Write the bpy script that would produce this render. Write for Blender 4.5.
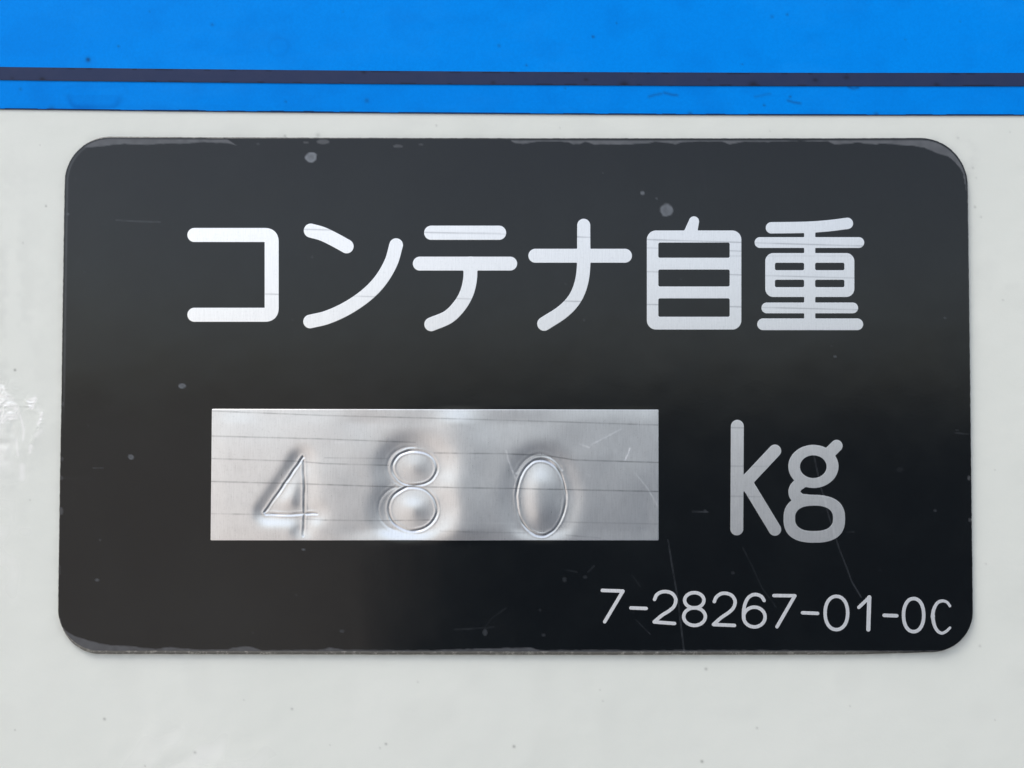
import bpy, math
import numpy as np
from mathutils import Vector

for o in list(bpy.data.objects):
    bpy.data.objects.remove(o, do_unlink=True)
S = bpy.context.scene
COL = S.collection
rng = np.random.default_rng(7)

# ------------------------------------------------------------------ camera
MM = 0.001
SC = 0.155 * MM            # one photo pixel on the wall, in metres (plate is 140 mm wide)
F = 850.0                  # focal length in pixels
D = F * SC
PITCH = math.radians(1.15)
cam_d = bpy.data.cameras.new('camera')
cam_d.sensor_width = 36.0
cam_d.lens = F / 1024 * 36.0
cam_d.clip_start = 0.005
cam_d.clip_end = 2000
cam = bpy.data.objects.new('camera', cam_d)
COL.objects.link(cam)
cam.location = (0, -D, 0)
cam.rotation_euler = (math.radians(90) + PITCH, 0, 0)
S.camera = cam

# ------------------------------------------------------------------ light
SUN_EL, SUN_AZ = math.radians(59), math.radians(235)   # azimuth clockwise from +Y
w = bpy.data.worlds.new('World')
S.world = w
w.use_nodes = True
nt = w.node_tree
bg = nt.nodes['Background']
sky = nt.nodes.new('ShaderNodeTexSky')
sky.sky_type = 'NISHITA'
sky.sun_disc = False
sky.sun_elevation = SUN_EL
sky.sun_rotation = SUN_AZ
sky.air_density = 1.0
sky.dust_density = 2.0
sky.ozone_density = 1.0
hs = nt.nodes.new('ShaderNodeHueSaturation')           # overcast: a paler sky
hs.inputs['Saturation'].default_value = 0.5
nt.links.new(sky.outputs[0], hs.inputs['Color'])
nt.links.new(hs.outputs[0], bg.inputs['Color'])
bg.inputs['Strength'].default_value = 0.15
sl = bpy.data.lights.new('sun', 'SUN')
sl.energy = 1.5
sl.angle = math.radians(22)
sl.color = (1.0, 0.95, 0.88)
sun = bpy.data.objects.new('sun', sl)
COL.objects.link(sun)
sd = Vector((math.sin(SUN_AZ) * math.cos(SUN_EL), math.cos(SUN_AZ) * math.cos(SUN_EL), math.sin(SUN_EL)))
sun.rotation_euler = sd.to_track_quat('Z', 'Y').to_euler()
sun.location = sd * 3
S.view_settings.view_transform = 'Standard'
S.view_settings.look = 'None'
S.view_settings.gamma = 1
S.view_settings.use_curve_mapping = False
S.view_settings.exposure = 0.52

# ------------------------------------------------------------------ tracing helpers
def P(x, y, h=0.0, plane=0.0):
    """photo pixel -> point on the plane y=-plane (metres), then lifted to y=-h"""
    x = np.asarray(x, float); y = np.asarray(y, float)
    dx = (x - 512) / F; du = (384 - y) / F
    wy = math.cos(PITCH) - du * math.sin(PITCH)
    wz = math.sin(PITCH) + du * math.cos(PITCH)
    t = (D - plane) / wy
    return np.stack(np.broadcast_arrays(dx * t, -np.asarray(h, float) + 0 * x, wz * t), -1)

def mesh_obj(name, verts, faces_list, mats, parent=None, attrs=None, mat_idx=None, smooth=None):
    """faces_list: list of (n,k) int arrays or lists of tuples"""
    me = bpy.data.meshes.new(name)
    me.vertices.add(len(verts))
    me.vertices.foreach_set('co', np.asarray(verts, np.float32).ravel())
    loops, starts, pos = [], [], 0
    for fa in faces_list:
        fa = [np.asarray(f, np.int32) for f in fa] if not isinstance(fa, np.ndarray) else fa
        if isinstance(fa, np.ndarray):
            k = fa.shape[1]
            loops.append(fa.ravel().astype(np.int32))
            starts.append(pos + k * np.arange(len(fa)))
            pos += k * len(fa)
        else:
            for f in fa:
                loops.append(f); starts.append(np.array([pos])); pos += len(f)
    loops = np.concatenate(loops); starts = np.concatenate(starts).astype(np.int32)
    me.loops.add(len(loops)); me.loops.foreach_set('vertex_index', loops)
    me.polygons.add(len(starts)); me.polygons.foreach_set('loop_start', starts)
    if mat_idx is not None:
        me.polygons.foreach_set('material_index', np.asarray(mat_idx, np.int32))
    sm = np.ones(len(starts), bool) if smooth is None else np.asarray(smooth, bool)
    me.polygons.foreach_set('use_smooth', sm)
    for k, v in (attrs or {}).items():
        a = me.attributes.new(k, 'FLOAT', 'POINT')
        a.data.foreach_set('value', np.asarray(v, np.float32))
    for m in mats:
        me.materials.append(m)
    me.update(calc_edges=True)
    me.validate()
    ob = bpy.data.objects.new(name, me)
    COL.objects.link(ob)
    ob.parent = parent
    return ob

def smin(a, b, k):
    if k <= 0: return np.minimum(a, b)
    h = np.clip(0.5 + 0.5 * (b - a) / k, 0, 1)
    return b * (1 - h) + a * h - k * h * (1 - h)

def d_poly(X, Y, pts, r0=0.0, r1=None):
    r1 = r0 if r1 is None else r1
    pts = np.asarray(pts, float)
    seg = np.hypot(*np.diff(pts, axis=0).T)
    cum = np.concatenate([[0], np.cumsum(seg)]); L = max(cum[-1], 1e-6)
    best = np.full(np.shape(X), 1e9)
    for i in range(len(pts) - 1):
        a, b = pts[i], pts[i + 1]; v = b - a; vv = max(v @ v, 1e-9)
        t = np.clip(((X - a[0]) * v[0] + (Y - a[1]) * v[1]) / vv, 0, 1)
        d = np.hypot(X - a[0] - t * v[0], Y - a[1] - t * v[1])
        r = r0 + (r1 - r0) * (cum[i] + t * seg[i]) / L
        best = np.minimum(best, d - r)
    return best

def d_rr(X, Y, x0, y0, x1, y1, r):
    qx = np.abs(X - (x0 + x1) / 2) - (x1 - x0) / 2 + r
    qy = np.abs(Y - (y0 + y1) / 2) - (y1 - y0) / 2 + r
    return np.hypot(np.maximum(qx, 0), np.maximum(qy, 0)) + np.minimum(np.maximum(qx, qy), 0) - r

def cat(pts, n=8, closed=False):
    p = np.asarray(pts, float); out = []
    if closed: p = np.vstack([p[-1], p, p[0], p[1]])
    else: p = np.vstack([2 * p[0] - p[1], p, 2 * p[-1] - p[-2]])
    for i in range(1, len(p) - 2):
        for t in np.linspace(0, 1, n, endpoint=False):
            out.append(0.5 * ((2 * p[i]) + (-p[i-1] + p[i+1]) * t + (2*p[i-1] - 5*p[i] + 4*p[i+1] - p[i+2]) * t*t
                              + (-p[i-1] + 3*p[i] - 3*p[i+1] + p[i+2]) * t**3))
    out.append(p[-2])
    return np.array(out)

def ell(cx, cy, rx, ry, a0=0, a1=360, n=40, e=2.0):
    a = np.radians(np.linspace(a0, a1, n))
    c, s = np.cos(a), np.sin(a)
    return np.stack([cx + rx * np.sign(c) * np.abs(c) ** (2 / e), cy + ry * np.sign(s) * np.abs(s) ** (2 / e)], -1)

def glyph_sdf(prims, k=0.7):
    def f(X, Y):
        d = None
        for p in prims:
            if p[0] == 's': q = d_poly(X, Y, p[1], *p[2:])
            elif p[0] == 'rr' or p[0] == '-rr': q = d_rr(X, Y, *p[1:])
            elif p[0] == 'fill' or p[0] == '-fill':
                pts = np.asarray(p[1], float); q = d_poly(X, Y, np.vstack([pts, pts[:1]]))
                ins = np.zeros(np.shape(X), bool)
                for (xa, ya), (xb, yb) in zip(pts, np.roll(pts, -1, 0)):
                    c = ((ya > Y) != (yb > Y)) & (X < (xb - xa) * (Y - ya) / (yb - ya + 1e-12) + xa)
                    ins ^= c
                q = np.where(ins, -q, q)
            if d is None: d = q
            elif p[0][0] == '-': d = np.maximum(d, -q)
            else: d = smin(d, q, k)
        return d
    return f

def sheet(name, sdf, box, step, top, plane, mats, parent, rim, base, attrs=None, rim_mat=0, disp=None):
    """flat sheet cut to sdf<0 (marching squares), top face at height `top`, bevelled rim, sides to `base`.
    rim = (px outward, metres down). disp(x,y) adds height in metres."""
    x0, y0, x1, y1 = box
    nx = int(math.ceil((x1 - x0) / step)) + 1; ny = int(math.ceil((y1 - y0) / step)) + 1
    gx = x0 + step * np.arange(nx); gy = y0 + step * np.arange(ny)
    X, Y = np.meshgrid(gx, gy)                      # [j,i]
    V = sdf(X, Y)
    V = np.where(np.abs(V) < step * 0.02, -step * 0.02, V)
    ins = V < 0
    c00, c10, c11, c01 = ins[:-1, :-1], ins[1:, :-1], ins[1:, 1:], ins[:-1, 1:]
    cnt = c00.astype(int) + c10 + c11 + c01
    idx = np.full(X.shape, -1, int); idx[ins] = np.arange(ins.sum())
    px = [X[ins]]; py = [Y[ins]]
    J, I = np.nonzero(cnt == 4)
    quads = np.stack([idx[J, I], idx[J + 1, I], idx[J + 1, I + 1], idx[J, I + 1]], -1)
    nin = int(ins.sum()); cross = {}; cx = []; cy = []
    def crossing(ja, ia, jb, ib):
        key = (ja, ia, jb, ib) if (ja, ia) < (jb, ib) else (jb, ib, ja, ia)
        if key not in cross:
            a, b = V[ja, ia], V[jb, ib]; t = a / (a - b)
            cross[key] = nin + len(cx)
            cx.append(X[ja, ia] + t * (X[jb, ib] - X[ja, ia])); cy.append(Y[ja, ia] + t * (Y[jb, ib] - Y[ja, ia]))
        return cross[key]
    polys = []; segs = []
    for j, i in zip(*np.nonzero((cnt > 0) & (cnt < 4))):
        cs = [(j, i), (j + 1, i), (j + 1, i + 1), (j, i + 1)]
        poly = []; ex = []; en = []
        for q in range(4):
            a, b = cs[q], cs[(q + 1) % 4]
            if ins[a]: poly.append(idx[a])
            if ins[a] != ins[b]:
                c = crossing(*a, *b); poly.append(c)
                (ex if ins[a] else en).append((len(poly) - 1, c))
        polys.append(poly)
        n = len(poly)
        for pos, c in ex:
            nxt = poly[(pos + 1) % n]
            segs.append((c, nxt))
    cx = np.array(cx); cy = np.array(cy); m = len(cx)
    e = 0.05
    gxn = sdf(cx + e, cy) - sdf(cx - e, cy); gyn = sdf(cx, cy + e) - sdf(cx, cy - e)
    gl = np.hypot(gxn, gyn) + 1e-9; gxn /= gl; gyn /= gl
    px = np.concatenate([px[0], cx]); py = np.concatenate([py[0], cy])
    h = np.full(len(px), top, float)
    if disp is not None: h = h + disp(px, py)
    v_top = P(px, py, h, plane)
    ro = rim[0](cx, cy) if callable(rim[0]) else rim[0]
    rx, ry = cx + gxn * ro, cy + gyn * ro
    h1 = h[nin:] - rim[1]
    v1 = P(rx, ry, h1, plane); v2 = P(rx, ry, np.full(m, base), plane)
    n0 = len(px)
    sg = np.array(segs)
    a, b = sg[:, 0], sg[:, 1]; ka, kb = a - nin, b - nin
    r1 = np.stack([b, a, n0 + ka, n0 + kb], -1)
    r2 = np.stack([n0 + kb, n0 + ka, n0 + m + ka, n0 + m + kb], -1)
    verts = np.concatenate([v_top, v1, v2])
    npoly = len(quads) + len(polys)
    mi = np.concatenate([np.zeros(npoly, int), np.full(2 * len(sg), rim_mat)])
    smf = np.concatenate([np.ones(npoly, bool), np.ones(len(sg), bool), np.zeros(len(sg), bool)])
    if rim_mat == 0: smf[npoly:] = False
    at = {}
    for k_, fn in (attrs or {}).items():
        at[k_] = np.concatenate([fn(px, py), fn(rx, ry), fn(rx, ry)])
    return mesh_obj(name, verts, [quads, polys, r1, r2], mats, parent, at, mi, smf)

def empty(name, loc):
    o = bpy.data.objects.new(name, None); COL.objects.link(o); o.location = loc
    o.empty_display_size = 0.02
    return o

# value noise used for small real irregularities (edges, dents)
def vnoise(X, Y, sc, seed=0):
    r = np.random.default_rng(seed); T = r.random((64, 64))
    x = np.asarray(X) / sc; y = np.asarray(Y) / sc
    xi = np.floor(x).astype(int); yi = np.floor(y).astype(int)
    fx = x - xi; fy = y - yi
    fx = fx * fx * (3 - 2 * fx); fy = fy * fy * (3 - 2 * fy)
    g = lambda a, b: T[a % 64, b % 64]
    return (g(xi, yi) * (1 - fx) * (1 - fy) + g(xi + 1, yi) * fx * (1 - fy)
            + g(xi, yi + 1) * (1 - fx) * fy + g(xi + 1, yi + 1) * fx * fy) * 2 - 1

# ------------------------------------------------------------------ materials
def new_mat(name):
    m = bpy.data.materials.new(name); m.use_nodes = True
    n = m.node_tree
    return m, n, n.nodes['Principled BSDF'], n.links

def attr(n, name):
    a = n.nodes.new('ShaderNodeAttribute'); a.attribute_name = name
    return a.outputs['Fac']

def noise(n, scale, detail=3, rough=0.5, stretch=None):
    tc = n.nodes.new('ShaderNodeTexCoord'); out = tc.outputs['Object']
    if stretch:
        mp = n.nodes.new('ShaderNodeMapping'); mp.inputs['Scale'].default_value = stretch
        n.links.new(out, mp.inputs['Vector']); out = mp.outputs[0]
    t = n.nodes.new('ShaderNodeTexNoise')
    t.inputs['Scale'].default_value = scale; t.inputs['Detail'].default_value = detail
    t.inputs['Roughness'].default_value = rough
    n.links.new(out, t.inputs['Vector'])
    return t.outputs['Fac']

def rng_map(n, src, a, b, c, d):
    m = n.nodes.new('ShaderNodeMapRange')
    for k, v in zip(('From Min', 'From Max', 'To Min', 'To Max'), (a, b, c, d)): m.inputs[k].default_value = v
    n.links.new(src, m.inputs['Value'])
    return m.outputs[0]

def mix(n, fac, a, b):
    m = n.nodes.new('ShaderNodeMix'); m.data_type = 'RGBA'
    if isinstance(fac, float): m.inputs['Factor'].default_value = fac
    else: n.links.new(fac, m.inputs['Factor'])
    for k, v in (('A', a), ('B', b)):
        s = [i for i in m.inputs if i.name == k and i.type == 'RGBA'][0]
        if isinstance(v, tuple): s.default_value = v + (1,)
        else: n.links.new(v, s)
    return [o for o in m.outputs if o.type == 'RGBA'][0]

def math_n(n, op, a, b):
    m = n.nodes.new('ShaderNodeMath'); m.operation = op; m.use_clamp = False
    for i, v in enumerate((a, b)):
        if isinstance(v, (int, float)): m.inputs[i].default_value = v
        else: n.links.new(v, m.inputs[i])
    return m.outputs[0]

def bump(n, src, dist, strength=1.0, prev=None):
    b = n.nodes.new('ShaderNodeBump'); b.inputs['Distance'].default_value = dist
    b.inputs['Strength'].default_value = strength
    n.links.new(src, b.inputs['Height'])
    if prev is not None: n.links.new(prev, b.inputs['Normal'])
    return b.outputs[0]

# white wall paint
M_white, n, b, L = new_mat('white_paint')
c = mix(n, rng_map(n, noise(n, 35, 4), .3, .7, 0, 1), (0.722, 0.745, 0.695), (0.762, 0.78, 0.73))
c = mix(n, rng_map(n, noise(n, 900, 2), .66, .85, 0, .06), c, (0.5, 0.5, 0.48))
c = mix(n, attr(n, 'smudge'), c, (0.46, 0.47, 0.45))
c = mix(n, attr(n, 'dirt'), c, (0.09, 0.085, 0.075))
c = mix(n, rng_map(n, noise(n, 5000, 2, .7), .35, .7, 0, .10), c, (0.62, 0.63, 0.60))
c = mix(n, attr(n, 'residue'), c, (0.94, 0.94, 0.93))  # glints on the wall painted as whiter, glossier colour
L.new(attr(n, 'residue'), b.inputs['Coat Weight'])
b.inputs['Coat IOR'].default_value = 2.2
b.inputs['Coat Roughness'].default_value = 0.12
L.new(c, b.inputs['Base Color'])
L.new(rng_map(n, attr(n, 'residue'), 0, 1, .28, .12), b.inputs['Roughness'])
b.inputs['IOR'].default_value = 1.45
nb = bump(n, noise(n, 260, 2), 0.00006)
nb = bump(n, noise(n, 1800, 2), 0.00001, 1.0, nb)
L.new(nb, b.inputs['Normal'])
# blue film
M_blue, n, b, L = new_mat('blue_film')
c = mix(n, rng_map(n, noise(n, 60, 5, .6), .3, .72, 0, 1), (0.0, 0.252, 0.86), (0.0, 0.272, 0.90))
c = mix(n, rng_map(n, noise(n, 2600, 3, .7), .35, .65, 0, .35), c, (0.0, 0.20, 0.74))
c = mix(n, rng_map(n, noise(n, 28, 6, .7, (1, 1, 3)), .5, .8, 0, .25), c, (0.02, 0.33, 0.92))
c = mix(n, attr(n, 'stain'), c, (0.001, 0.09, 0.42))
c = mix(n, attr(n, 'dirt'), c, (0.01, 0.025, 0.075))
L.new(c, b.inputs['Base Color'])
b.inputs['Roughness'].default_value = 0.45
b.inputs['Specular IOR Level'].default_value = 0.03
L.new(bump(n, noise(n, 1500, 2), 0.00001), b.inputs['Normal'])
# navy film
M_navy, n, b, L = new_mat('navy_film')
c = mix(n, rng_map(n, noise(n, 300, 4, .7), .3, .7, 0, 1), (0.019, 0.033, 0.090), (0.026, 0.038, 0.094))
c = mix(n, attr(n, 'dirt'), c, (0.006, 0.008, 0.02))
L.new(c, b.inputs['Base Color'])
b.inputs['Roughness'].default_value = 0.5
b.inputs['Specular IOR Level'].default_value = 0.15
# black printed plate face
M_black, n, b, L = new_mat('black_print')
c = mix(n, rng_map(n, noise(n, 4200, 3, .8), .40, .70, 0, .7), (0.0001, 0.0012, 0.0024), (0.0022, 0.0042, 0.0060))
c = mix(n, rng_map(n, noise(n, 42, 6, .65), .45, .8, 0, .35), c, (0.012, 0.015, 0.016))
c = mix(n, attr(n, 'hair'), c, (0.001, 0.001, 0.001))
c = mix(n, attr(n, 'wear'), c, (0.105, 0.11, 0.12))
c = mix(n, attr(n, 'speck'), c, (0.20, 0.22, 0.25))
L.new(c, b.inputs['Base Color'])
r = rng_map(n, noise(n, 120, 4, .6), .3, .7, .13, .19)
r = math_n(n, 'ADD', r, math_n(n, 'MULTIPLY', attr(n, 'speck'), .3))
r = math_n(n, 'ADD', r, math_n(n, 'MULTIPLY', attr(n, 'wear'), .1))
L.new(r, b.inputs['Roughness'])
b.inputs['IOR'].default_value = 1.5
nb = bump(n, noise(n, 70, 2), 0.00008)
nb = bump(n, noise(n, 2500, 3, .7), 0.000004, 1.0, nb)
L.new(nb, b.inputs['Normal'])
# rim of the plate: dark, scuffed to metal in places
M_rim, n, b, L = new_mat('plate_edge')
f = rng_map(n, noise(n, 1000, 4, .75), .52, .70, 0, 1)
f = math_n(n, 'MULTIPLY', f, attr(n, 'rimwear'))
c = mix(n, attr(n, 'rimwear'), (0.010, 0.010, 0.010), (0.16, 0.155, 0.14))
c = mix(n, f, c, (0.55, 0.54, 0.50))
L.new(c, b.inputs['Base Color'])
b.inputs['Roughness'].default_value = 0.5
L.new(math_n(n, 'MULTIPLY', f, 0.7), b.inputs['Metallic'])
# bare brushed aluminium
def alu(name, base, rough, grain_amt):
    m, n, b, L = new_mat(name)
    g = noise(n, 1.0, 3, .6, (5200, 1, 420))
    g2 = noise(n, 1.0, 2, .5, (900, 1, 160))
    c = mix(n, rng_map(n, g, .3, .7, 0, 1), tuple(v * .90 for v in base), base)
    c = mix(n, rng_map(n, noise(n, 3500, 2), .55, .8, 0, .25), c, tuple(v * .6 for v in base))
    c = mix(n, attr(n, 'bright'), c, (1.0, 1.0, 1.0))
    c = mix(n, attr(n, 'hair'), c, (0.16, 0.165, 0.18))
    L.new(c, b.inputs['Base Color'])
    b.inputs['Metallic'].default_value = 1.0
    rr_ = rng_map(n, g, .25, .75, rough - .015, rough + .02)
    L.new(math_n(n, 'ADD', rr_, math_n(n, 'MULTIPLY', attr(n, 'bright'), .5)), b.inputs['Roughness'])
    nb = bump(n, g, 0.000003 * grain_amt)
    nb = bump(n, g2, 0.000006 * grain_amt, 1.0, nb)
    L.new(nb, b.inputs['Normal'])
    return m
M_alu = alu('bare_aluminium', (0.88, 0.89, 0.91), 0.285, .6)
M_fine = alu('bare_aluminium_fine_print', (0.95, 0.955, 0.97), 0.58, .4)
M_letter = alu('bare_aluminium_lettering', (0.97, 0.96, 0.955), 0.345, .6)
# unseen ground, there only for the plate and metal to reflect
M_unseen_ground, n, b, L = new_mat('yard_asphalt')
c = mix(n, rng_map(n, noise(n, .6, 6, .6), .3, .7, 0, 1), (0.045, 0.052, 0.062), (0.06, 0.068, 0.08))
L.new(c, b.inputs['Base Color']); b.inputs['Roughness'].default_value = .9
M_reflector, n, b, L = new_mat('pale_concrete')
c = mix(n, rng_map(n, noise(n, .6, 6, .6), .3, .7, 0, 1), (0.48, 0.43, 0.375), (0.56, 0.505, 0.445))
L.new(c, b.inputs['Base Color']); b.inputs['Roughness'].default_value = .9

# ------------------------------------------------------------------ unseen ground sheets, added for reflections
GZ = -1.2
gv = [(-600, -600, GZ), (600, -600, GZ), (600, 600, GZ), (-600, 600, GZ)]
g_ob = mesh_obj('ground', np.array(gv), [np.array([[0, 1, 2, 3]])], [M_unseen_ground])
g_ob['kind'] = 'structure'; g_ob['label'] = 'dark asphalt yard below the container'
gv = [(-500, -500, GZ + .004), (-500 * .12, -500, GZ + .004), (-.1, .5, GZ + .004), (-500, .5, GZ + .004)]
g_ob = mesh_obj('pavement', np.array(gv), [np.array([[0, 1, 2, 3]])], [M_reflector])  # added out of view as a bright reflector on the left
g_ob['kind'] = 'structure'; g_ob['label'] = 'pale concrete pavement beside the asphalt'

# ------------------------------------------------------------------ container wall
wall = empty('container_wall', (0, 0, GZ))
wall['label'] = 'white painted container side with a blue band and navy stripe across the top'
wall['category'] = 'wall'
def parent_keep(o, p):
    o.parent = p; o.matrix_parent_inverse = p.matrix_world.inverted()
bpy.context.view_layer.update()

# outline as seen in the photograph
left = lambda y: np.interp(y, [137, 190, 300, 400, 500, 600, 652], [66.0, 65.0, 63.2, 61.8, 60.0, 58.6, 58.0])
right = lambda y: np.interp(y, [137, 190, 400, 600, 652], [966.5, 967.3, 970.0, 972.3, 972.8])
topy = lambda x: np.interp(x, [60, 250, 512, 800, 970], [137.2, 138.2, 138.9, 139.0, 138.6])
boty = lambda x: np.interp(x, [60, 300, 600, 970], [650.6, 651.2, 651.6, 651.2])
def plate_sdf(X, Y):
    l, r_, t, b_ = left(Y), right(Y), topy(X), boty(X)
    lx = X - l; rx_ = r_ - X; ty = Y - t; by = b_ - Y
    u = np.minimum(lx, rx_); vv = np.minimum(ty, by)
    R = np.where(ty < by, np.where(lx < rx_, 44.0, 46.0), np.where(lx < rx_, 42.0, 40.0))
    qx = R - u; qy = R - vv
    return np.hypot(np.maximum(qx, 0), np.maximum(qy, 0)) + np.minimum(np.maximum(qx, qy), 0) - R
specks = [(15, 370, 1.5, .8), (46, 206, 1.2, .7), (104.5, 719, 1.5, .75), (15, 730, 1.0, .5), (195, 752.5, 1.6, .75), (145, 766, 1.1, .6),
          (292, 709, 1.3, .6), (386, 744, 1.4, .7), (380, 748, 1.0, .45), (514, 746.5, 1.6, .8), (418, 682, 1.0, .45), (757, 728, 1.3, .5),
          (706, 669, 1.6, .6), (702, 761.5, 1.6, .85), (603, 701, 1.0, .4), (436.5, 125.5, 1.1, .5), (285, 136, 1.5, .6), (318, 135, 2.4, .35),
          (975, 207, 1.3, .55), (981, 217, 1.1, .45), (973, 168, 1.2, .4), (976, 178, 1.0, .35), (958, 138, 1.3, .35), (986, 564, 1.2, .35),
          (980, 646, 1.4, .4), (30, 500, 1, .35), (1003, 300, 1.1, .4), (995, 470, 1, .3), (1010, 132, 1, .3), (600, 690, 1, .3), (850, 706, 1.1, .35),
          (330, 745, 1, .3), (244, 700, 1, .3), (23, 243, 1.1, .35), (40, 145, 1, .3), (995, 720, 1, .35), (560, 128, 1, .3), (770, 131, 1, .3)]
def wall_dirt(X, Y):
    v = np.zeros(np.shape(X))
    for x, y, r_, a in specks:
        v = np.maximum(v, .8 * a * np.exp(-((X - x) ** 2 + (Y - y) ** 2) / (r_ * r_ * .75)))
    return v
def wall_smudge_shade(X, Y):
    v = .16 * np.exp(-(d_poly(X, Y, cat([(957, 136), (968, 141), (974, 150), (972, 168), (968, 176)])) / 5) ** 2) * (.6 + .4 * vnoise(X, Y, 3, 4))
    v = v + .10 * np.exp(-(d_poly(X, Y, [(974, 292), (1024, 284)]) / 4) ** 2) * np.clip(vnoise(X, Y, 9, 2), 0, 1)
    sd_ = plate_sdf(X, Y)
    v = v + np.clip(np.exp(-np.clip(sd_ - 2.5, 0, 60) / 3.2) * (.34 * np.clip((Y - 610) / 40, 0, 1) + .16) * (.8 + .5 * vnoise(X, Y, 6, 14)), 0, 1) * (sd_ < 25)  # dirt below the plate, plus its edge shade painted all round
    v = v + .20 * np.exp(-(np.clip(X, 0, 99) / 42) ** 2) * np.exp(-((Y - 300) / 170) ** 2) * np.clip(.2 + vnoise(X, Y * .45, 13, 15) + .5 * vnoise(X, Y, 6, 16), 0, 1)
    v = v + .07 * np.clip(vnoise(X, Y, 34, 8) * vnoise(X, Y * .7, 60, 9) * 2.5, 0, 1)
    return np.clip(v, 0, 1)
def wall_glare(X, Y):
    """whitish dried drips beside the left edge of the plate"""
    wx = X + 4 * vnoise(X, Y, 9, 91); wy = Y + 4 * vnoise(X, Y, 9, 92)
    tri = np.clip(np.minimum((19 - wx - np.abs(wy - 412) * .25) / 3, np.minimum((wy - 382 - np.abs(wx) * .9) / 3, (423 - wy + wx * .1) / 2)), 0, 1)
    n1 = np.abs(vnoise(wx, wy, 4.6, 11)); n2 = np.abs(vnoise(wx, wy, 2.4, 12))
    net = np.clip(1.25 - 5 * np.minimum(n1, n2 * 1.3), 0, 1)
    slash = np.clip(1 - np.abs((wy - 405) - (wx - 4) * .7) / 3.0, 0, 1) * (X < 14)      # gap through the painted glare
    v = tri * (.35 + .65 * net) * (1 - .8 * slash)
    v = np.maximum(v, np.clip((1.15 - np.hypot((wx - 30) / 5.0, (wy - 404) / 6.8)) * 5, 0, 1) * (.55 + .45 * net))
    for pts, a, w_ in (([(42, 413), (40, 421), (38, 424)], .9, 1.3), ([(20, 415), (24, 430), (23, 440)], .6, 1.2), ([(41, 431), (36, 435)], .4, 2), ([(31, 446), (30, 452)], .6, 1.8), ([(22, 466), (22, 478)], .45, 3), ([(16, 440), (18, 455)], .5, 1.5), ([(38, 408), (40, 412)], .3, 2)):
        v = np.maximum(v, a * np.exp(-(d_poly(X, Y, pts) / w_) ** 2))
    v = np.maximum(v, .45 * np.exp(-(((X - 0) / 14) ** 2 + ((Y - 448) / 26) ** 2)) * (.7 + .5 * vnoise(X, Y, 8, 95)))
    v = np.maximum(v, .28 * np.exp(-(((X - 195) / 60) ** 2 + ((Y - 765) / 28) ** 2)) * np.clip(.3 + vnoise(X + Y * .5, Y, 16, 96), 0, 1))
    v = np.maximum(v, .25 * np.exp(-(((X - 8) / 30) ** 2 + ((Y - 540) / 60) ** 2)) * np.clip(vnoise(X, Y, 14, 97), 0, 1))
    return np.clip(v, 0, 1)
def wall_disp(X, Y):
    """lumps of paint by the left edge, faint ripples lower left (metres)"""
    inside = np.exp(-(np.maximum(0, np.maximum(np.abs(X - 512) - 512, np.abs(Y - 384) - 384)) / 30) ** 2)
    m1 = np.exp(-(((X - 1) / 17) ** 2 + ((Y - 404) / 22) ** 2))
    m2 = np.exp(-(((X - 30) / 6) ** 2 + ((Y - 404) / 7) ** 2))
    m3 = np.exp(-((d_poly(X, Y, [(41, 414), (40, 424), (30, 448)])) / 4) ** 2)
    m4 = np.exp(-(((X - 2) / 16) ** 2 + ((Y - 445) / 30) ** 2))
    fine = vnoise(X + 3 * vnoise(X, Y, 7, 3), Y, 3.4, 11)
    v = (.4 * m1 + .35 * m2 + .2 * m3) * (1 - np.abs(fine)) + .25 * m4 * vnoise(X, Y, 6, 12)
    m5 = np.exp(-(((X - 190) / 90) ** 2 + ((Y - 760) / 45) ** 2)) + .6 * np.exp(-(((X - 25) / 40) ** 2 + ((Y - 430) / 90) ** 2))
    v = v + .22 * m5 * vnoise(X + .6 * Y, Y - .3 * X, 17, 21)
    v = v + .10 * vnoise(X, Y, 60, 22) * inside
    return v * SC * inside

def tensor_grid(gx, gy, top, plane, attrs, disp=None, row_y=None):
    X, Y = np.meshgrid(gx, gy)
    if row_y is not None: Y = row_y(X, Y)
    h = np.full(X.shape, top)
    if disp is not None: h = h + disp(X, Y)
    v = P(X, Y, h, plane).reshape(-1, 3)
    ny, nx = X.shape
    id_ = np.arange(nx * ny).reshape(ny, nx)
    q = np.stack([id_[:-1, :-1], id_[1:, :-1], id_[1:, 1:], id_[:-1, 1:]], -1).reshape(-1, 4)
    at = {k: f(X, Y).ravel() for k, f in attrs.items()}
    return v, q, at, id_

def bottom_px(z):       # pixel row whose ray meets the wall plane at height z
    a = math.atan2(z, D) - PITCH
    return 384 - F * math.tan(a)
XL, XR = -3600.0, 4600.0
YT, YB = bottom_px(0.16), bottom_px(-0.45)
gx = np.concatenate([np.linspace(XL, -40, 24), np.arange(-30, -4, 2.0), np.arange(-4, 60, .5), np.arange(60, 1055, 1.25), np.linspace(1064, XR, 24)])
gy = np.concatenate([np.linspace(YT, -40, 8), np.arange(-30, 370, 1.25), np.arange(370, 480, .5), np.arange(480, 800, 1.25), np.linspace(810, YB, 24)])
v, q, at, id_ = tensor_grid(gx, gy, 0.0, 0.0, {'dirt': wall_dirt, 'smudge': wall_smudge_shade, 'residue': wall_glare}, wall_disp)
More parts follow.
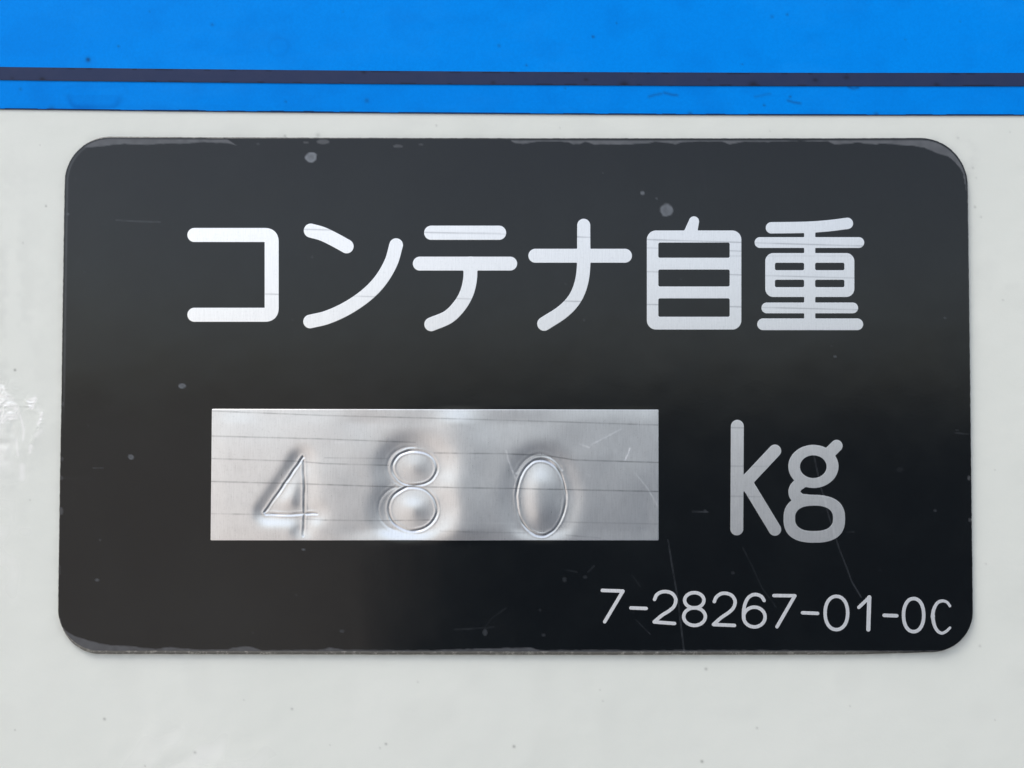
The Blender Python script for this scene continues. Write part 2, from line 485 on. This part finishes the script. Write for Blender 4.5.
# close it into a panel 25 mm thick
bord = np.concatenate([id_[0, :-1], id_[:-1, -1], id_[-1, :0:-1], id_[:0:-1, 0]])
nb_ = len(bord); back = v[bord].copy(); back[:, 1] = 0.025
bi = len(v) + np.arange(nb_)
side = np.stack([bord, np.roll(bord, -1), np.roll(bi, -1), bi], -1)
v = np.vstack([v, back]); at = {k: np.concatenate([a, np.zeros(nb_)]) for k, a in at.items()}
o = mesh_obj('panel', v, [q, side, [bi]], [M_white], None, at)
parent_keep(o, wall)

e_navy_t = np.polynomial.Polynomial.fit([0, 256, 512, 768, 1024], [67.4, 70.2, 72.4, 73.0, 73.4], 2)
e_navy_b = np.polynomial.Polynomial.fit([0, 256, 512, 768, 1024], [80.6, 83.0, 85.7, 86.4, 86.7], 2)
e_blue_b = np.polynomial.Polynomial.fit([0, 256, 512, 768, 1024], [109.6, 112.3, 114.6, 115.4, 115.9], 2)
def ext(pl):
    def f(x):
        xc = np.clip(x, -40, 1064); s = pl.deriv()(xc)
        return pl(xc) + s * 0.3 * (x - xc) * 0
    return f
e_navy_t, e_navy_b, e_blue_b = ext(e_navy_t), ext(e_navy_b), ext(e_blue_b)
gxb = np.concatenate([np.linspace(XL, -40, 24), np.arange(-30, 1055, 1.5), np.linspace(1064, XR, 24)])
blue_spk = [(88.5, 60, 2.2, .85), (119, 46.5, 1.2, .5), (212.5, 25, 1.6, .4), (593, 37, 1.4, .7), (616.5, 23.5, 1.0, .4), (526.5, 65.5, 1.2, .5), (499, 46, 1.6, .35),
            (787, 15, 1.3, .5), (772, 17, 1.8, .3), (742, 64.5, 1.0, .5), (367, 101, 2.2, .4), (764, 105.5, 1.2, .6), (565, 88.5, 1.0, .5), (790, 97, 1.3, .6),
            (21, 89.5, 1.6, .35), (286, 102, 1.2, .4), (343, 12, 1, .25), (905, 40, 1, .3), (960, 22, 1, .25), (150, 12, 1, .3), (52, 110, 3.0, .5), (352, 113, 2.5, .4), (690, 114.5, 2.5, .5), (876, 115, 2.5, .5)]
def blue_dirt(X, Y):
    v = np.zeros(np.shape(X))
    for x, y, r_, a in blue_spk: v = np.maximum(v, a * np.exp(-((X - x) ** 2 + (Y - y) ** 2) / (r_ * r_)))
    for pts, a in (([(649, 97), (655, 95), (661, 94)], .4), ([(664, 93), (672, 95), (677, 95.5)], .45), ([(788, 101), (795, 103), (800, 103.5)], .45), ([(848, 87), (853, 89), (858, 88)], .5), ([(755, 97), (770, 94)], .25)):
        v = np.maximum(v, a * np.exp(-(d_poly(X, Y, pts) / 1.3) ** 2))
    eb = e_blue_b(X) - Y
    v = np.maximum(v, .95 * (eb < 1.35 + .35 * vnoise(X, Y, 14, 5)))
    return v
def blue_stain(X, Y):
    v = .22 * np.exp(-(d_poly(X, Y, cat([(69, 97), (71, 103), (78, 107.5), (95, 108), (112, 107.5), (119, 103), (121, 98)])) / 3) ** 2)
    v = v + .10 * (d_rr(X, Y, 70, 95, 120, 108, 6) < 0) + .07 * np.exp(-(d_poly(X, Y, cat([(65, 88), (80, 86), (105, 87), (125, 86), (127, 92)])) / 2) ** 2)
    dr = np.abs(np.hypot((X - 279) / 1.1, Y - 47) - 9)
    v = v + .10 * np.exp(-(dr / 1.6) ** 2)
    v = v + .10 * np.clip(vnoise(X, Y, 22, 31) + vnoise(X * .5, Y, 9, 32) * .5, 0, 1)
    v = v + .22 * np.clip(1 - (e_blue_b(X) - Y) / 7, 0, 1) * (e_blue_b(X) - Y > 0) * (.5 + .5 * vnoise(X, Y, 10, 33))
    band = np.clip((Y - e_navy_b(X)) / 2, 0, 1) * .10
    return np.clip(v + band, 0, 1)
tb = np.concatenate([np.linspace(0, .55, 4), np.linspace(.56, .60, 4)])  # unused rows far above the frame
rows = np.concatenate([np.linspace(YT + 1, -30, 8), np.arange(-24, 106, 1.25)])
def blue_rows(X, Y):
    # rows keep their height near the top and follow the lower edge near the bottom
    f = np.clip((Y - 40) / (104.5 - 40), 0, 1)
    return Y + f * (e_blue_b(X) - 104.5)
rows = rows[rows < 104.4]; rows = np.concatenate([rows[rows < 98], np.arange(98.2, 104.5, .35), [104.5]])
v, q, at, _ = tensor_grid(gxb, rows, 0.00012, 0.0, {'dirt': blue_dirt, 'stain': blue_stain},
                          lambda X, Y: wall_disp(X, Y), blue_rows)
o = mesh_obj('blue_band', v, [q], [M_blue], None, at); parent_keep(o, wall)
o['label'] = 'bright blue band along the top'
def navy_dirt(X, Y):
    v = np.zeros(np.shape(X))
    for x, y, r_, a in [(43, 79.5, 1.8, .9), (13, 78.5, 1.3, .6), (586, 80, 1.5, .8), (709, 80, 1.2, .5), (624, 85, 3, .9), (753, 85, 3, .8), (815, 80.5, 1.6, .8), (846, 78, 1.8, .7), (936, 85.5, 2.2, .7), (364, 72.5, 1.6, .8), (493, 83, 1.4, .8), (402, 84, 1.3, .6), (118, 68, 1.5, .5)]:
        v = np.maximum(v, a * np.exp(-((X - x) ** 2 / 2 + (Y - y) ** 2) / (r_ * r_)))
    ed = np.minimum(Y - e_navy_t(X), e_navy_b(X) - Y)
    return np.maximum(v, .65 * (ed < .8 + .3 * vnoise(X, Y, 9, 44)))
tt = np.linspace(0, 1, 15)
v, q, at, _ = tensor_grid(gxb, tt, 0.0002, 0.0, {'dirt': navy_dirt}, wall_disp,
                          lambda X, T: e_navy_t(X) + T * (e_navy_b(X) - e_navy_t(X)))
o = mesh_obj('navy_stripe', v, [q], [M_navy], None, at); parent_keep(o, wall)
o['label'] = 'thin navy stripe crossing the blue band'

# ------------------------------------------------------------------ nameplate
TH = 0.0006                # plate thickness
plate = empty('nameplate', tuple(P(515, 651, 0.0)))
plate['label'] = 'black metal weight plate with pale Japanese lettering and a stamped 480 panel'
plate['category'] = 'nameplate'
bpy.context.view_layer.update()

PN = [(212.2, 409.3), (658.2, 409.9), (658.4, 540.2), (210.9, 540.0)]
panel_sdf = glyph_sdf([('fill', PN)], 0)
hole_sdf = glyph_sdf([('fill', [(214, 411), (656.4, 411.6), (656.6, 538.4), (212.8, 538.4)])], 0)

# stamped digits: grooves pressed into the panel, metal heaved up round them
ST4 = [[(302.8, 457), (265, 512.5)], [(266, 514.0), (292, 514.4), (316.5, 513.6)], [(303.2, 461), (304.5, 500), (303, 536)]]
ST8 = [ell(414.3, 468, 23.3, 19.0, 62, 478 - 0, 44), ell(412.4, 510, 25.6, 23.2, -62 - 180 + 130, 242 + 0, 60)]
ST8 = [ell(414.6, 468.2, 22.2, 17.6, 0, 360, 60), ell(412.8, 509.2, 24.4, 21.8, 0, 360, 60)]
ST0 = [ell(541.2, 497.6, 24.6, 38.0, 0, 360, 70)]
GH8 = [ell(410, 467, 23, 20, 100, 280, 40), ell(404, 509, 26, 23, 110, 250, 40)]
GH0 = [ell(540, 497, 28.5, 43, 215, 320, 30)]
def disp_panel(X, Y):
    X = np.asarray(X, float); Y = np.asarray(Y, float)
    h = np.zeros(X.shape)
    near = panel_sdf(X, Y) < 14
    x, y = X[near], Y[near]
    v = np.zeros(x.shape)
    for strokes, dep, broad, wd in ((ST4, .066, .66, 8.5), (ST8, .070, .95, 13.5), (ST0, .062, .58, 12)):
        d = np.full(x.shape, 1e9); acc = np.zeros(x.shape); gv = 1 + .75 * vnoise(x, y, 10, 55)
        jx = x + .45 * vnoise(x, y, 8, 56); jy = y + .45 * vnoise(x, y, 8, 57)
        for s in strokes:
            d = np.minimum(d, d_poly(jx, jy, s))
            p = np.asarray(s, float); L_ = np.concatenate([[0], np.cumsum(np.hypot(*np.diff(p, axis=0).T))])
            k = max(6, int(L_[-1] / 5)); t = np.linspace(0, L_[-1], k)
            for qx, qy in zip(np.interp(t, L_, p[:, 0]), np.interp(t, L_, p[:, 1])):
                acc += np.exp(-((x - qx) ** 2 + (y - qy) ** 2) / wd ** 2) * (L_[-1] / k) / wd
        v += -dep * gv * np.exp(-(d / .95) ** 2) + dep * gv * .27 * np.exp(-((d - 2.2) / .9) ** 2) - broad * .45 * (1 - np.exp(-acc * .9))
    for s in GH8 + GH0:
        d = d_poly(x, y, s); v += -.014 * np.exp(-(d / .9) ** 2) + .006 * np.exp(-((d - 2.6) / 1.1) ** 2)
    for cx_, cy_, rx_, ry_, a in ((417, 468, 22, 18, .06), (416, 509, 25, 22, .065), (545, 498, 24, 38, .10)):
        qx = np.abs(x - cx_) / rx_; qy = np.abs(y - cy_) / ry_
        v += a * np.clip(1 - qx ** 2, 0, 1) ** 1.3 * np.clip(1 - (qx * qx + qy * qy) ** 2, 0, 1)
    # slow waves of the struck sheet
    v += .09 * vnoise(x, y, 75, 51) + .025 * vnoise(x, y, 30, 52)
    v += .22 * np.exp(-((x - 458) / 26) ** 2) - .12 * np.exp(-((x - 372) / 34) ** 2)
    ss = lambda t: np.clip(t, 0, 1) ** 2 * (3 - 2 * np.clip(t, 0, 1))
    fade = ss((x - 208) / 20) * ss((663 - x) / 20) * ss((y - 405) / 20) * ss((548 - y) / 20)
    h[near] = v * fade * MM
    return h

# hairlines running across plate, lettering and panel
HAIR = [([(212, 411), (325, 415.5), (445, 418.5), (565, 422), (658, 425)], .55), ([(212, 436), (325, 439), (415, 442.5)], .6),
        ([(434, 453), (500, 453.6), (545, 455.5), (575, 460), (658, 462.5)], .65), ([(212, 458.5), (290, 461), (325, 463.5), (388, 465.5)], .55),
        ([(325, 457.8), (386, 458.5)], .3), ([(205, 481.2), (325, 484.5), (390, 487), (445, 487.3), (515, 488.6), (658, 491.5)], .65),
        ([(205, 513.5), (270, 514.5)], .45), ([(325, 520), (385, 521), (435, 520)], .5), ([(300, 519), (326, 520.2)], .4),
        ([(440, 531), (525, 533)], .35), ([(560, 522), (658, 524)], .35), ([(528, 532), (552, 532)], .5), ([(565, 535), (600, 538)], .3),
        ([(287, 229), (380, 231), (430, 232.5), (500, 234), (580, 237), (660, 240), (760, 243), (862, 246), (900, 247)], .5),
        ([(265, 294), (320, 295.5), (380, 296.8), (410, 297), (470, 299), (580, 301.5), (650, 304.5), (745, 307), (865, 310), (920, 311)], .45),
        ([(645, 247.8), (742, 251.2)], .35), ([(645, 271.5), (742, 275), (870, 278.5), (950, 280)], .4), ([(700, 256), (900, 256)], .2), ([(896, 165.5), (912, 165.8), (926, 165.2)], 1.6),
        ([(722, 466), (775, 466.5)], .25), ([(722, 496), (775, 497)], .25), ([(722, 427.5), (750, 428)], .3), ([(430, 232.7), (500, 233.3)], .5)]
BRT = [([(506, 450), (509, 462), (515, 478)], .7), ([(591, 445), (606, 437), (621, 429)], .75), ([(630, 448), (628, 454), (625, 460)], .9), ([(635, 473), (648, 489), (657, 505)], .45),
       ([(580, 444), (589, 447.5)], .6), ([(335, 443), (345, 442)], .8), ([(366, 532), (384, 515)], .15), ([(430, 521.5), (515, 523.5)], .25),
       ([(616, 450), (614, 454)], .5), ([(598, 455), (606, 453)], .35), ([(585, 473), (590, 476)], .3)]
def near_line(X, Y, lines, wdt):
    X = np.asarray(X, float); Y = np.asarray(Y, float)
    v = np.zeros(X.shape)
    for pts, a in lines:
        pts = np.asarray(pts, float)
        m = (X > pts[:, 0].min() - 4) & (X < pts[:, 0].max() + 4) & (Y > pts[:, 1].min() - 4) & (Y < pts[:, 1].max() + 4)
        if not m.any(): continue
        d = d_poly(X[m], Y[m], pts)
        br = .75 + .35 * vnoise(X[m], Y[m] * 0 + a * 100, 16, 61)
        v[m] = np.maximum(v[m], a * np.clip(br, 0, 1.1) * np.exp(-(d / wdt) ** 2))
    return v
hair = lambda X, Y: np.clip(near_line(X, Y, HAIR, .62), 0, 1)
def grime(X, Y):          # dirt caught in the struck grooves
    d = np.full(np.shape(X), 1e9); v = hair(X, Y)
    m = (panel_sdf(X, Y) < 3)
    for s_ in ST4 + ST8 + ST0:
        d[m] = np.minimum(d[m], d_poly(X[m] + .45 * vnoise(X[m], Y[m], 8, 56), Y[m] + .45 * vnoise(X[m], Y[m], 8, 57), s_))
    g = np.exp(-(d / .8) ** 2) * np.clip(.38 + .5 * vnoise(X, Y, 7, 58), 0, .8)
    # faint oxide blotches and rubbed patches
    return np.clip(np.maximum(v * (.85 + .3 * vnoise(X, Y, 5, 59)), g) + .05 * np.clip(vnoise(X, Y, 12, 60) + vnoise(X, Y, 5, 62) * .6, 0, 1), 0, 1)
def bright(X, Y):
    v = .36 * near_line(X, Y, BRT, .6) * (1 + .6 * vnoise(X, Y, 3, 88))
    # burnished crests along the struck grooves
    return np.clip(v, 0, 1)
GL = [([(116, 220), (135, 221.3), (160, 222)], .45), ([(692, 511.5), (708, 512)], .35), ([(812, 446), (820, 484), (830, 520), (839, 548), (846, 566), (852, 582), (861, 597)], .32),
      ([(668, 540), (672, 565), (678, 600), (684, 651)], .34), ([(752, 566), (762, 588), (776, 607)], .15), ([(455, 629.5), (485, 628), (494, 627)], .22), ([(485, 627), (492, 618), (506, 608)], .15),
      ([(955, 433), (968, 434)], .3), ([(743, 548), (752, 566)], .15), ([(846, 532), (854, 532)], .2), ([(62, 478), (95, 479)], .12), ([(636, 620), (650, 634)], .14), ([(566, 570), (577, 572)], .2), ([(588, 572), (594, 566)], .2),
      ([(632, 575), (640, 586)], .1), ([(700, 160), (706, 190)], .06), ([(690, 250), (700, 190)], .04)]
SP = [(311.5, 157.5, 5.8, 5.4, .75), (666, 210.5, 6.6, 6.2, .55), (642.5, 193, 2.4, 2.4, .6), (182, 386, 4.6, 2.8, .40), (131, 457, 3.3, 2.8, .36), (97, 580, 2.6, 1.4, .35), (485, 632.5, 2.7, 4.2, .32),
      (543.5, 635, 2.4, 2.0, .22), (564.5, 579.5, 2.6, 3.2, .18), (585, 577, 2.6, 2.2, .2), (835, 356.5, 2.0, 1.6, .30), (935, 510.5, 1.8, 1.8, .25), (303.5, 549.5, 2.0, 1.6, .4), (68, 214, 1.6, 1.4, .3), (258, 144, 2.2, 1.2, .2),
      (705, 511, 2.2, 1.6, .25), (312, 257, 2, 1.5, .08), (342, 631, 3, 2, .14), (603, 173, 1, 1, .2), (656.5, 198.5, 1, 1, .25), (100, 540, 1.2, 1.2, .2), (733, 573, 2.5, 2, .14), (957, 430, 2, 1, .2), (945, 318, 1.5, 1.2, .2),
      (98, 468, 6, .8, .12), (584, 320, 1.5, 1.5, .1), (900, 470, 4, 3, .05), (540, 610, 1.5, 1.5, .15), (745, 480, 1, 1, .2), (880, 570, 1.5, 1, .12)]
rs = np.random.default_rng(5)
for _ in range(70):
    SP.append((rs.uniform(70, 962), rs.uniform(150, 645), rs.uniform(.7, 1.3), rs.uniform(.7, 1.2), rs.uniform(.03, .10)))
def speck(X, Y):
    v = .42 * near_line(X, Y, GL, .6) * (1 + .5 * vnoise(X, Y, 5, 19))
    for x, y, rx_, ry_, a in SP:
        m = (np.abs(X - x) < rx_ * 2 + 3) & (np.abs(Y - y) < ry_ * 2 + 3)
        if not m.any(): continue
        k_ = .82 if rx_ < 5 else .95
        dd = np.hypot((X[m] - x) / (rx_ * k_), (Y[m] - y) / (ry_ * k_))
        if x > 450 and y > 370: a = a * .5
        if y < 600 and rx_ > 3: dd = dd * (1 + .18 * vnoise(X[m], Y[m], 3.5, 17))
        s = np.clip((1.12 - dd) / .24, 0, 1) * (.8 + .35 * np.clip(dd, 0, 1) * (rx_ > 3) + .2 * vnoise(X[m], Y[m], 1.8, 3))
        v[m] = np.maximum(v[m], a * s)
    return np.clip(v, 0, 1)
WT = np.array([(66, 160), (72, 152), (82, 147.5), (90, 147), (110, 145.3), (125, 143.8), (145, 144.8), (170, 143.2), (185, 143.8), (200, 142), (215, 142.6), (227, 143.2), (231, 144), (236, 145), (237, 130), (508, 130), (510, 140), (515, 143),
      (522, 144), (530, 142.6), (540, 141.4), (560, 141.4), (568, 142), (573, 144.2), (580, 143.8), (585, 141.6), (590, 143), (595, 144.8), (610, 144), (625, 144.8), (640, 143.6), (650, 143), (655, 141.6), (665, 142.6), (675, 144.2), (682, 142), (700, 141.4),
      (722, 141.6), (730, 144.2), (737, 143), (745, 141.6), (765, 142), (785, 141.3), (800, 140.8), (820, 141.4), (828, 141.4), (834, 144.2), (850, 143.7), (857, 142.4), (865, 143.4), (875, 144.2), (885, 143.6), (900, 144.8), (915, 146), (925, 148),
      (932, 151), (940, 154), (948, 156), (955, 162), (960, 168), (963, 173), (966, 190)], float)
WB = np.array([(60, 618), (62, 627), (66, 631), (75, 636), (85, 639.5), (100, 643.5), (110, 645.2), (130, 646.2), (145, 648), (155, 649), (170, 647.4), (185, 648.6), (200, 650), (228, 649.5), (234, 647.6), (245, 646.2), (255, 648), (262, 650.4), (318, 650), (330, 647.8), (345, 650),
      (430, 650.4), (470, 649), (530, 647.6), (540, 650.4), (600, 650), (640, 650.4), (760, 650.2), (900, 651)], float)
def wear(X, Y):
    s = plate_sdf(X, Y)
    inner = np.clip((-s - 1.0) / .6, 0, 1)
    jit = .35 * vnoise(X, Y, 4, 71)
    v = np.clip((np.interp(X, WT[:, 0], WT[:, 1]) + jit - Y) / .8 + .5, 0, 1) * inner * (Y < 200)
    v = v * np.where((X > 220) & (X < 250), np.clip(227 + (Y - 139) * 1.6 - X, 0, 1), 1)
    v = np.maximum(v, .75 * np.clip((Y - np.interp(X, WB[:, 0], WB[:, 1]) + jit) / .8 + .5, 0, 1) * (Y > 600))
    for x, y, rx_, ry_, a in [(323, 141.8, 6.5, 2.4, .8), (306, 142.5, 3, 1.2, .5), (398, 146.3, 5, 1.6, .6), (421, 144.5, 2.5, .9, .4), (63.3, 404, 1.5, 2.4, .4), (62, 459, 1.3, 2.4, .35), (61.5, 478, 1.6, 2.2, .35), (61, 511, 2.2, 4, .5), (59.6, 570, 1.2, 5, .25), (969, 478, 1.5, 2.5, .5), (970, 520, 1.5, 2, .4)]:
        dd = np.hypot((X - x) / rx_, (Y - y) / ry_); v = np.maximum(v, a * np.clip((1.1 - dd) / .25, 0, 1))
    # pale line just inside the left edge
    line = np.exp(-((s + 2.2) / .8) ** 2) * (X < 110) * np.clip((430 - Y) / 60, 0, 1) * .55
    return np.clip(np.maximum(v, line) * (.85 + .15 * vnoise(X, Y, 5, 72)), 0, 1)
def rimwear(X, Y):
    return np.clip((Y - 560) / 90, .12, 1) * np.clip((935 - X) / 90, .15, 1)
face_sdf = lambda X, Y: np.maximum(plate_sdf(X, Y) + .12 * vnoise(X, Y, 5, 81) + .10 * vnoise(X, Y, 2, 82), -hole_sdf(X, Y))
o = sheet('face_plate', face_sdf, (50, 130, 980, 660), 1.0, TH, TH, [M_black, M_rim], plate, (lambda x, y: 1.1 + 2.4 * np.clip((y - 628) / 22, 0, 1) * np.clip((940 - x) / 90, 0, 1), 0.00018), 0.0,
          {'hair': lambda X, Y: .6 * hair(X, Y), 'wear': wear, 'speck': speck, 'rimwear': rimwear}, 1, disp_panel)
parent_keep(o, plate)
o = sheet('weight_panel', panel_sdf, (206, 405, 663, 546), 0.5, TH + 0.00003, TH, [M_alu], plate, (.25, 0.00002), TH - 0.0002,
          {'hair': grime, 'bright': bright}, 0, disp_panel)
parent_keep(o, plate)
o['label'] = 'bare metal panel stamped with the weight 480'

# ------------------------------------------------------------------ lettering
def crn(p, c, q, r):      # rounded corner points
    p, c, q = map(np.array, (p, c, q)); a = c + (p - c) / np.hypot(*(p - c)) * r; b_ = c + (q - c) / np.hypot(*(q - c)) * r
    t = np.linspace(0, 1, 7)[:, None]
    return ((1 - t) ** 2 * a + 2 * t * (1 - t) * c + t * t * b_).tolist()
Z = lambda ox, oy, s, pts: [(ox + x / s, oy + y / s) for x, y in pts]
z1 = lambda pts: Z(160, 190, 3.938, pts)
z2 = lambda pts: Z(400, 190, 3.938, pts)
z3 = lambda pts: Z(630, 190, 3.938, pts)
z4 = lambda pts: Z(690, 395, 3.793, pts)
z5 = lambda pts: Z(580, 570, 4.6545, pts)
z6 = lambda pts: Z(780, 570, 4.6545, pts)
G = []
G.append(('letter', 'コ', [('s', [(194.4, 235)] + crn((194.4, 235), (271.7, 235), (271.7, 314.8), 6.5) + crn((271.7, 235), (271.7, 314.8), (194.4, 314.8), 6.5) + [(194.4, 314.8)], 6.9)]))
G.append(('letter', 'ン', [('s', cat(z1([(594, 160), (640, 173), (690, 197), (735, 222)])), 6.9), ('s', cat(z1([(930, 217), (910, 285), (870, 354), (815, 412), (740, 464), (660, 501), (591, 518)])), 6.7)]))
G.append(('letter', 'テ', [('s', z2([(123, 168.5), (390, 168.5)]), 7.0), ('s', z2([(78, 290), (434, 290)]), 6.85), ('s', cat(z2([(277, 290), (276, 350), (263, 405), (235, 455), (190, 500), (123, 529)])), 6.8)]))
G.append(('letter', 'ナ', [('s', z2([(533, 259), (886, 259)]), 6.85), ('s', cat(z2([(723.5, 139), (723.5, 200), (723, 300), (713, 370), (687, 430), (640, 480), (568, 527)])), 6.4, 6.9)]))
G.append(('letter', '自', [('s', z3([(252, 124), (238, 170)]), 5.0, 6.6), ('rr', 647, 230.6, 741.2, 329.5, 9), ('-rr', 658.2, 242.5, 729.8, 257.9, 1.8), ('-rr', 658.2, 269.5, 729.8, 286.6, 1.8), ('-rr', 658.2, 298.3, 729.8, 316.9, 1.8)]))
G.append(('letter', '重', [('s', cat(z3([(557, 149), (690, 147), (780, 141), (856, 131.5)])), 5.6), ('s', z3([(512, 207), (901, 207)]), 5.3), ('s', [(809.7, 229), (809.7, 322)], 5.4),
                           ('rr', 765.4, 253.2, 854.2, 296.9, 8), ('s', z3([(539, 464.5), (877, 464.5)]), 5.3), ('s', z3([(524, 529), (895, 529)]), 5.75),
                           ('-rr', 774.8, 262.7, 804.2, 270.3, 1.7), ('-rr', 815, 262.7, 844.5, 270.3, 1.7), ('-rr', 774.8, 279.7, 804.2, 287.3, 1.7), ('-rr', 815, 279.7, 844.5, 287.3, 1.7)]))
G.append(('letter', 'k', [('s', z4([(179.5, 119), (177.5, 508)]), 6.35), ('s', z4([(322, 212), (200, 342)]), 6.2), ('s', z4([(216, 335), (322, 510)]), 6.2)]))
g_lo = ell(*z4([(471.5, 470)])[0], 116.5 / 3.793, 90 / 3.793, 0, 360, 48, 2.5)
g_lh = ell(*z4([(470.5, 468)])[0], 72.5 / 3.793, 48.5 / 3.793, 0, 360, 48, 2.5)
G.append(('letter', 'g', [('fill', ell(*z4([(468, 271)])[0], 95 / 3.793, 81.5 / 3.793, 0, 360, 48)[:-1]), ('s', z4([(556, 193), (510, 238)]), 5.9),
                          ('s', cat(z4([(425, 330), (402, 350), (396, 368), (404, 386), (440, 399), (500, 404)])), 5.9), ('fill', g_lo[:-1]),
                          ('-fill', ell(*z4([(467.5, 272)])[0], 51 / 3.793, 43.5 / 3.793, 0, 360, 48)[:-1]), ('-fill', g_lh[:-1]),
                          ('-fill', z4([(428, 356), (445, 353), (500, 353), (560, 338), (640, 345), (640, 420), (560, 389), (515, 379), (450, 377), (428, 376), (422, 371), (420, 365), (422, 359)]))]))
r = 1.62
G.append(('digit', '7', [('s', z5([(104, 95), (200, 98), (115, 241)]), r)]))
G.append(('hyphen', '-', [('s', z5([(237, 176.5), (308, 179)]), r)]))
G.append(('digit', '2', [('s', cat(z5([(347, 137), (357, 116), (378, 103), (405, 101), (432, 112), (446, 138), (438, 168), (415, 190), (380, 212), (346, 241)]), 6), r), ('s', z5([(346, 242), (440, 249)]), r)]))
G.append(('digit', '8', [('s', ell(*z5([(532, 141)])[0], 45 / 4.6545, 35.5 / 4.6545), r), ('s', ell(*z5([(533, 217)])[0], 50.5 / 4.6545, 41 / 4.6545), r)]))
G.append(('digit', '2', [('s', cat(z5([(625, 147), (635, 126), (656, 111), (682, 109), (708, 120), (722, 146), (714, 176), (692, 198), (657, 222), (622, 253)]), 6), r), ('s', z5([(622, 254), (719, 258)]), r)]))
G.append(('digit', '6', [('s', cat(z5([(857, 142), (845, 124), (825, 115), (803, 116), (781, 132), (767, 162), (761, 200), (763, 225)]), 6), r), ('s', ell(*z5([(811.5, 219)])[0], 50 / 4.6545, 46 / 4.6545), r)]))
G.append(('digit', '7', [('s', z5([(903, 119), (1000, 120), (917, 264)]), r)]))
G.append(('hyphen', '-', [('s', z6([(105, 199), (175, 202)]), r)]))
G.append(('digit', '0', [('s', ell(*z6([(262.5, 200)])[0], 52.5 / 4.6545, 77.5 / 4.6545, 0, 360, 48, 2.15), r)]))
G.append(('digit', '1', [('s', z6([(367, 174), (415, 128)]), 1.6), ('s', z6([(415.5, 127), (411, 277)]), 1.95)]))
G.append(('hyphen', '-', [('s', z6([(485, 211), (543, 213)]), 1.7)]))
G.append(('digit', '0', [('s', ell(*z6([(622, 210)])[0], 47 / 4.6545, 77 / 4.6545, 0, 360, 48, 2.15), 1.65)]))
cc = cat(z6([(791, 168), (777, 150), (755, 144), (733, 153), (717, 180), (711, 215), (718, 255), (732, 282), (752, 294), (773, 286), (791, 269)]), 6)
G.append(('letter', 'C', [('s', cc[:len(cc) // 2 + 1], 1.2, 1.8), ('s', cc[len(cc) // 2:], 1.8, 1.2)]))
for nm, ch, prims in G:
    sdf = glyph_sdf(prims, .5 if len(prims[0]) and nm != 'letter' else .9)
    pts = []
    for p in prims:
        if p[0] == 's': a = np.asarray(p[1], float); pts += [a.min(0) - max(p[2:]) - 2, a.max(0) + max(p[2:]) + 2]
        elif p[0] == 'rr': pts += [np.array([p[1] - 2, p[2] - 2]), np.array([p[3] + 2, p[4] + 2])]
        elif p[0] == 'fill': a = np.asarray(p[1], float); pts += [a.min(0) - 2, a.max(0) + 2]
    pts = np.array(pts); lo, hi = pts.min(0), pts.max(0)
    small = nm != 'letter' or ch == 'C'
    o = sheet(nm, sdf, (lo[0], lo[1], hi[0], hi[1]), .4 if small else .6, TH + 0.000012, TH, [M_fine if small else M_letter], plate, (.1, 0.000002), TH - 0.00002,
              {'hair': hair, 'bright': lambda X, Y: .5 * near_line(X, Y, GL, .8)}, 0, None)
    parent_keep(o, plate)
